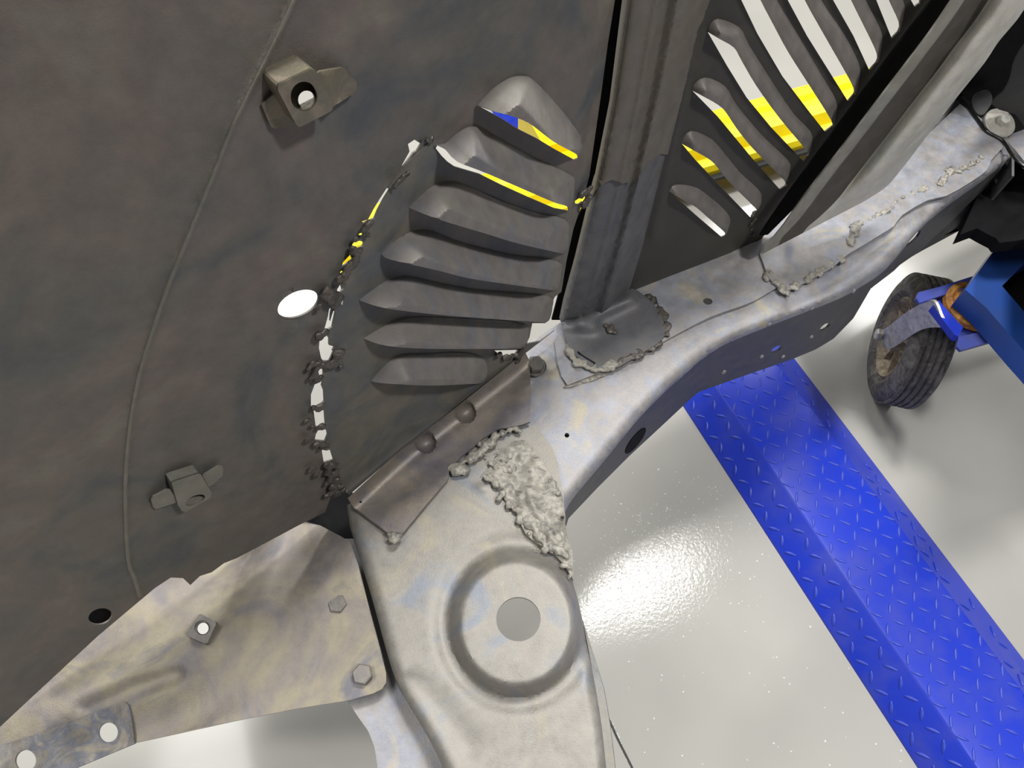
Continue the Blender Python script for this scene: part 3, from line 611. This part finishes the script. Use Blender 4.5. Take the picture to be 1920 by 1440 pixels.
# washer with bolt at the far end
wsh = PZ(.462); c = wsh(1874., 231., 0.).reshape(3)
tilt_n = np.array([.10, -.30, 1.0])
wo = lathe('washer', c, tilt_n, [(.006, -.002), (.0215, -.002), (.0215, .0012), (.0205, .0022), (.004, .0022)], M_WASH, T, seg=48)
nn, a_, b_ = frame(tilt_n); rows = [[c + nn * o_ + (a_ * math.cos(.4 + math.pi / 3 * k) + b_ * math.sin(.4 + math.pi / 3 * k)) * rr for k in range(6)] for rr, o_ in ((.0075, .002), (.0075, .011), (.0066, .012), (.00001, .012))]
loft('bolt_head', rows, M_ZINC, wo, closed=True, smooth=25)
sheet('rail_end', [(1886, 262), (1900, 250), (1940, 235), (2010, 240), (2010, 330), (1925, 308), (1903, 280)], [], PZ(.45), M_RAIL, T, step=10, th=.008)

def tube(name, pts, r, mat, parent, seg=10, **kw):
    P = [np.array(p, float) for p in pts]; rows = []
    for i, p in enumerate(P):
        t = P[min(i + 1, len(P) - 1)] - P[max(i - 1, 0)]; n_, a_, b_ = frame(t)
        rows.append([p + r * (a_ * math.cos(2 * math.pi * k / seg) + b_ * math.sin(2 * math.pi * k / seg)) for k in range(seg)])
    return loft(name, rows, mat, parent, closed=True, **kw)
M_GLOSS = paint('glossy_black_line', (.01, .01, .01), .12, (.02, .02, .02), .1)
tube('brake_line', [U(x, y, .459) for x, y in sm([(1792, 178), (1815, 200), (1836, 228), (1850, 246), (1880, 264), (1896, 288), (1915, 308), (1950, 332)], 5)], .0022, M_GLOSS, T)
# ------------------------------------------------------------------ upright post and gusset foot
CP = vplane((1190, 545), (1420, 455), .452)
T = thing('upright_post', U(1130, 590, .452), 'torn pressed-steel upright post standing on the rail between the louvred panels', 'car frame')
def xl(Y): return np.interp(Y, [-80, 0, 200, 330, 560, 600], [1190, 1174, 1145, 1120, 1062, 1052])
def xr(Y): return np.interp(Y, [-80, 0, 150, 290, 420, 545, 600], [1352, 1336, 1300, 1262, 1228, 1190, 1172])
def post_prof(u):
    return np.interp(u, [-.4, -.04, 0, .06, .2, .30, .36, .42, .50, .60, .66, .78, .86, 1.0], [-.012, -.008, .006, .013, .0155, .0145, .0180, .0140, .0145, .0215, .021, .009, .003, -.005])
def h_post(k=0):
    def f(X, Y):
        u = (X - xl(Y)) / (xr(Y) - xl(Y)); h = sum(post_prof(u + d) for d in (-.03, -.015, 0, .015, .03)) / 5
        return h + k
    return f
pdots = [(xl(y) + u * (xr(y) - xl(y)), y) for y in range(-78, 600, 7) for u in (-.08, -.05, -.02, 0, .02, .04, .30, .33, .36, .39, .42, .55, .6, .66, .7, .78)]
tear = [(1114, 362), (1122, 352), (1135, 343), (1148, 337), (1160, 340), (1168, 345), (1182, 341), (1192, 340), (1198, 328), (1205, 318), (1210, 306), (1222, 300), (1232, 292), (1240, 288), (1252, 290), (1262, 292)]
sheet('gap_shade', [(1145, -80), (1215, -80), (1150, 330), (1090, 600), (1035, 600), (1047, 555), (1070, 430), (1095, 387), (1099, 370), (1102, 300), (1130, 100)], [], CP.off(-.022), M_BLACK, T, step=25, th=.002)  # black backing sheet paints in the shade of the gap
sheet('upper_post', [(1184, -80), (1352, -80), (1336, 0), (1300, 150), (1262, 291)] + rag(tear[::-1], 1.2, 5, False) + [(1109, 372), (1118, 325), (1145, 190), (1169, 0)], [], CP, M_POST, T, h=h_post(.003), dots=pdots, step=8, th=.0018)
sheet('lower_post', [(1112, 345), (1116, 330), (1160, 322), (1205, 290), (1268, 270), (1262, 291), (1228, 420), (1192, 543), (1186, 552), (1160, 575), (1110, 598), (1052, 604), (1050, 598), (1058, 560), (1080, 480), (1103, 385)], [], CP, M_POST2, T, h=h_post(0), dots=pdots, step=8, th=.0018, label='darker lower half of the post below the tear')
foot = sm([(1055, 612), (1062, 640), (1075, 662), (1095, 680), (1120, 690), (1160, 688)], 3) + sm([(1200, 664), (1235, 642), (1247, 622), (1240, 592), (1222, 566), (1200, 548), (1185, 540)], 3) + [(1150, 560), (1100, 585), (1060, 600)]
def h_foot(X, Y):
    h = .001 * wob(X, Y, 25, 3)
    for a_, b_, k in (((1062, 610), (1110, 612), .007), ((1090, 600), (1180, 560), .010)):
        h += k * np.exp(-(dist(X, Y, [a_, b_]) / 14) ** 2)
    return h
sheet('gusset_foot', foot, [[(1084, 658), (1092, 665), (1117, 680), (1114, 684), (1098, 675), (1086, 667), (1082, 660)]], PZ(.4575), M_POST2, T, h=h_foot, step=5, th=.0025)

# ------------------------------------------------------------------ right louvred panel
T = thing('louvred_panel', CP(1400, 400, 0.), 'dark fender panel with open slanting louvres, behind the upright post', 'car panel')
def LV(cut, lip, outer): return cut, lip, outer
lv = [
    ([(1353, 445), (1304, 403), (1275, 377)], [(1252, 357), (1269, 368), (1287, 379), (1304, 388), (1325, 406), (1358, 435), (1360, 442)], [(1365, 431), (1369, 410), (1356, 391), (1329, 368), (1308, 353), (1283, 347), (1262, 348)]),
    ([(1408, 409), (1356, 355), (1304, 300)], [(1279, 270), (1304, 284), (1327, 297), (1342, 310), (1367, 341), (1417, 391), (1417, 396), (1412, 399), (1411, 406)], [(1425, 387), (1428, 370), (1421, 354), (1387, 323), (1350, 277), (1329, 258), (1296, 246), (1277, 263)]),
    ([(1462, 355), (1413, 300), (1347, 220)], [(1298, 170), (1317, 180), (1347, 197), (1363, 213), (1383, 243), (1413, 280), (1472, 340), (1470, 350)], [(1473, 346), (1481, 320), (1477, 300), (1430, 255), (1380, 195), (1360, 162), (1323, 146), (1300, 160)]),
    ([(1507, 303), (1447, 240), (1400, 183), (1363, 123)], [(1327, 60), (1347, 72), (1377, 90), (1393, 117), (1420, 163), (1463, 223), (1513, 283), (1514, 292)], [(1517, 290), (1522, 270), (1520, 247), (1487, 212), (1447, 152), (1403, 82), (1387, 52), (1347, 36), (1330, 50)]),
    ([(1547, 247), (1520, 213), (1467, 143), (1420, 63), (1390, 0), (1372, -45)], [(1360, -80), (1400, -60), (1427, 0), (1453, 50), (1480, 100), (1520, 163), (1560, 227), (1559, 238)], [(1563, 236), (1568, 213), (1567, 187), (1540, 140), (1497, 67), (1457, 0), (1430, -62), (1380, -90)]),
    ([(1590, 190), (1563, 147), (1513, 67), (1477, 0), (1455, -45)], [(1440, -80), (1485, -60), (1510, 0), (1547, 67), (1587, 137), (1602, 167), (1601, 177)], [(1605, 176), (1611, 147), (1610, 117), (1580, 60), (1540, 0), (1515, -60), (1460, -90)]),
    ([(1630, 132), (1600, 67), (1562, 0), (1540, -45)], [(1525, -80), (1572, -60), (1597, 0), (1630, 67), (1646, 103), (1643, 118)], [(1648, 114), (1654, 77), (1650, 53), (1623, 0), (1598, -60), (1545, -90)]),
    ([(1672, 72), (1643, 0), (1626, -45)], [(1610, -80), (1645, -60), (1668, 0), (1687, 43), (1684, 60)], [(1688, 57), (1696, 20), (1693, 0), (1672, -60), (1630, -90)]),
    ([(1715, 13), (1708, 0), (1690, -45)], [(1680, -80), (1705, -60), (1725, 0), (1722, 8)], [(1727, 2), (1732, -10), (1722, -60), (1695, -90)]),
]
holes = []
for cut, lip, outer in lv:
    holes.append(list(cut) + sm(lip, 3))
pout = [(1290, -120), (1850, -120), (1805, -60), (1760, 10), (1700, 95), (1630, 190), (1560, 285), (1500, 360), (1440, 432), (1425, 452), (1330, 495), (1240, 528), (1190, 548), (1170, 560), (1200, 420), (1240, 280)]
fold = [(1850, -130), (1720, 40), (1640, 145), (1580, 225), (1530, 300), (1470, 370), (1420, 430), (1395, 470)]
def h_rp(X, Y):
    side = inside(X, Y, fold + [(2000, 500), (2100, -130)])
    h = np.where(side, -.012 * sstep(dist(X, Y, fold) / 40), 0)
    h += .004 * np.exp(-(dist(X, Y, [(1310, 20), (1290, 150), (1260, 290), (1225, 440)]) / 10) ** 2)
    return h + .0006 * wob(X, Y, 60, 2)
sheet('louvred_sheet', pout, holes, CP, M_RPANEL, T, h=h_rp, step=8, th=.0016)
M_RLV = steel('right_louvre_steel', [(.17, .155, .145), (.21, .19, .175)], .5, .5, 14)
for cut, lip, outer in lv:
    l = sm(lip, 3); louvre(l, outer, .009, 24, CP, M_RLV, T, 4, 12)
lumps('seam_weld', [(1411, 405, 4), (1415, 412, 4), (1408, 420, 4), (1409, 430, 3), (1413, 440, 3)], CP.off(.001), M_WELD, T, seed=21)

# ------------------------------------------------------------------ diagonal brace
T = thing('diagonal_brace', U(1560, 440, .456), 'smooth light grey diagonal brace rising from the welded foot on the rail', 'car frame')
P1, P2 = U(1560, 440, .462), U(1860, 0, .755); BD = P2 - P1; uu = np.array([.905, .426, 0])
BP = Plane(P1, np.cross(BD, uu))
bl = sm([(1850, -90), (1795, -20), (1740, 60), (1660, 165), (1580, 270), (1510, 360), (1468, 420)], 3)
br = sm([(1985, -90), (1920, 18), (1898, 48), (1871, 80), (1846, 118), (1800, 175), (1750, 240), (1700, 305), (1668, 345)], 3)
def resamp(path, n):
    P = np.array(path); L = np.r_[0, np.cumsum(np.linalg.norm(np.diff(P, axis=0), axis=1))]; t = np.linspace(0, L[-1], n)
    return np.stack([np.interp(t, L, P[:, 0]), np.interp(t, L, P[:, 1])], 1)
LA = resamp(bl + [(1450, 442), (1436, 458), (1430, 476)], 90); RA = resamp(br + [(1652, 358), (1620, 378), (1585, 396)], 90)
uu_ = np.linspace(0, 1, 61); pr = np.interp(uu_, [0, .01, .02, .17, .19, .22, .38, .48, .56, .66, .76, .86, .94, 1.0], [-.010, -.003, .001, .002, 0, -.005, -.0055, -.004, .003, .010, .013, .011, .004, -.008])
k5 = np.convolve(np.pad(pr, 2, mode='edge'), np.ones(5) / 5, 'valid'); pr = np.where(uu_ < .24, pr, k5)
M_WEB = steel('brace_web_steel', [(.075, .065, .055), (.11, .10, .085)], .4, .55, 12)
M_TUBE = steel('brace_tube_steel', [(.56, .56, .51), (.64, .61, .54), (.55, .55, .54)], .4, .42, 9)
rows = []
for i_ in range(90):
    a_, b_ = LA[i_], RA[i_]; X_ = a_[0] + (b_[0] - a_[0]) * uu_; Y_ = a_[1] + (b_[1] - a_[1]) * uu_
    k_ = 1 - float(sstep((i_ - 68) / 20)); rows.append(BP(X_, Y_, pr * k_ - (1 - k_) * .004))
R_ = np.array(rows)
loft('brace_flange', [r[:12] for r in R_], M_BRACE, T)
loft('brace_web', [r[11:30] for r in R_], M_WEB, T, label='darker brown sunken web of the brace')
loft('brace_tube', [r[29:] for r in R_], M_TUBE, T, label='smooth pale rounded ridge of the brace')
sheet('brace_gap_shade', sm([(1800, -90), (1762, -20), (1700, 62), (1620, 170), (1545, 272), (1480, 360), (1440, 418), (1425, 442)], 3) + [(1440, 440), (1512, 368), (1590, 270), (1670, 168), (1750, 60), (1860, -90)], [], BP.off(-.022), M_BLACK, T, step=10, th=.002)  # black strip painting the shade of the gap beside the brace

# ------------------------------------------------------------------ body parts behind (upper right), deep shade painted near-black
T = thing('body_crossmember', U(1900, 330, .38), 'body crossmember with its shadow painted black, behind the brace and washer bolt', 'car body')
BK = CP.off(-.10)
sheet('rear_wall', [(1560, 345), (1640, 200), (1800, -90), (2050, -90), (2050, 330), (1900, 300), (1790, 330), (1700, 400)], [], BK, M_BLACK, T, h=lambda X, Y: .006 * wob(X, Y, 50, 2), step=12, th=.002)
M_BK2 = steel('grey_black_steel', [(.022, .022, .023), (.034, .033, .032)], .1, .5, 12)
sheet('curved_cover', sm([(1860, 196), (1868, 184), (1882, 172), (1895, 148), (1905, 110), (1935, 70), (2000, 20)], 3) + [(2050, 40), (2050, 330), (1940, 262), (1905, 215), (1872, 205)], [], CP.off(-.045), M_BK2, T, h=lambda X, Y: .02 * np.sin(np.clip((X - 1850) / 120, 0, 1) * 1.5), step=7, th=.002)
sheet('tongue', sm([(1822, 190), (1828, 176), (1850, 168), (1860, 180), (1858, 196), (1843, 215), (1830, 210)], 4, True), [], PZ(.458), M_SIDE, T, step=8, th=.003)
sheet('cross_plate', [(1760, 240), (1800, 175), (1850, 215), (1838, 232), (1815, 222)], [], PZ(.4535), M_BK2, T, step=10, th=.003)
sheet('under_member_or_blocker', [(1900, 272), (1915, 300), (2050, 330), (2050, 455), (1925, 448), (1901, 452), (1874, 455), (1868, 447), (1850, 438), (1832, 428), (1800, 440), (1850, 330)], [], PZ(.385), M_BLACK, T, h=lambda X, Y: .01 * sstep((X - 1850) / 80), step=9, th=.02)

sheet('under_member_or_blocker', [(1950, 440), (1955, 715), (1965, 736), (2000, 712), (2045, 652), (2500, 500), (2500, 200), (2050, 300)], [], PZ(.415), M_BLACK, T, step=25, th=.02)  # unseen slab added out of view to cast the ramp shadow
# ------------------------------------------------------------------ caster dolly
W = np.array([.668, .682, .112]); ax = np.array([.965, -.26, 0]); ax /= np.linalg.norm(ax)
T = thing('trolley', (W[0], W[1], 0), 'blue steel trolley on a dusty black caster wheel with galvanised fork', 'trolley')
hw = .034
tp = [(.070, -hw * .70), (.080, -hw * .98), (.092, -hw), (.103, -hw * .86), (.109, -hw * .66)]
for k in range(5):
    c0 = -hw * .6 + k * hw * .3
    tp += [(.112, c0 - hw * .09), (.112, c0 + hw * .09), (.1085, c0 + hw * .11), (.1085, c0 + hw * .19)]
tp = tp[:-2] + [(.109, hw * .66), (.103, hw * .86), (.092, hw), (.080, hw * .98), (.070, hw * .70)]
lathe('tyre', W, ax, tp + [(.066, 0)], M_TYRE, T, seg=64, closed=True, smooth=28)
lathe('rim', W, ax, [(.071, -hw * .72), (.067, -hw * .84), (.062, -hw * .62), (.056, -hw * .30), (.024, -hw * .25), (.020, -hw * .9), (.010, -hw * .95), (.0001, -hw * .95)], M_HUB, T, seg=40)
for k in range(8):
    a0 = k * math.pi / 4; n_, a_, b_ = frame(ax); d_ = a_ * math.cos(a0) + b_ * math.sin(a0); e_ = np.cross(n_, d_)
    V = [W - ax * hw * q + d_ * r_ + e_ * s_ for q, r_ in ((.26, .020), (.26, .060), (.55, .020), (.55, .060)) for s_ in (-.0015, .0015)]
    make('spoke', V, [(0, 1, 3, 2), (4, 6, 7, 5), (0, 2, 6, 4), (1, 5, 7, 3)], M_HUB, T, smooth=None)
# fork arms: from the hub up to the swivel
H_ = W - ax * (hw + .014); q1, q2 = U(1745, 566, .285), U(1765, 610, .275)
FP = Plane(H_, np.cross(q1 - H_, q2 - H_))
fo = sm([(1651, 627), (1656, 618), (1667, 611), (1690, 592), (1718, 574), (1743, 563), (1754, 568), (1762, 588), (1771, 610), (1764, 614), (1745, 614), (1723, 620), (1700, 635), (1674, 652), (1661, 655), (1654, 646)], 2, True)
fo1 = sheet('fork_arm', fo, [], FP, M_ZINC, T, step=8, th=.004)
me_ = fo1.data.copy(); o2 = bpy.data.objects.new('fork_arm', me_); COL.objects.link(o2); o2.parent = T; o2['_b'] = tuple(T['_b'])
for v in me_.vertices:
    p = np.array(v.co) + np.array(T['_b']) - W; p = p - 2 * ax * (p @ ax); v.co = p + W - np.array(T['_b'])
me_.flip_normals()
lathe('axle_nut', W - ax * (hw + .014), -ax, [(.011, 0), (.011, .007), (.009, .009), (.0001, .009)], M_ZINC, T, seg=6, smooth=20)
sheet('swivel_plate', [(1748, 574), (1757, 560), (1800, 540), (1850, 560), (1880, 610), (1868, 628), (1802, 640), (1790, 628)], [], PZ(.268), M_DOLLYD, T, step=20, th=.006, smooth=30)
lathe('swivel_bearing', U(1822, 580, .270), (0, 0, 1), [(.012, 0), (.040, 0), (.044, .006), (.042, .012), (.034, .015), (.030, .011), (.024, .016), (.012, .016)], M_RUST, T, seg=44)
sheet('corner_frame', [(1810, 543), (1874, 456), (1905, 447), (1920, 430), (2050, 380), (2050, 440), (1960, 470), (1925, 490), (1879, 536), (1920, 584), (2050, 715), (2050, 800), (1920, 658), (1849, 577)], [], PZ(.325), M_DOLLY, T, step=14, th=.038, smooth=30)
sheet('top_plate', [(1718, 559), (1722, 548), (1764, 537), (1823, 518), (1900, 545), (2050, 640), (2050, 700), (1890, 632), (1802, 657), (1794, 650), (1797, 632), (1838, 622), (1850, 600), (1800, 545), (1760, 556), (1724, 568)], [], PZ(.282), M_DOLLYD, T, step=14, th=.005, smooth=30)
sheet('mount_lip', [(1748, 574), (1760, 563), (1806, 614), (1797, 631), (1790, 628)], [], PZ(.286), M_RAMP, T, step=14, th=.012, smooth=30)
sheet('dark_deck', [(1879, 536), (1925, 492), (2050, 445), (2050, 712), (1920, 584)], [], PZ(.292), M_BLACK, T, step=14, th=.004)

for o in bpy.data.objects:
    if '_b' in o: del o['_b']
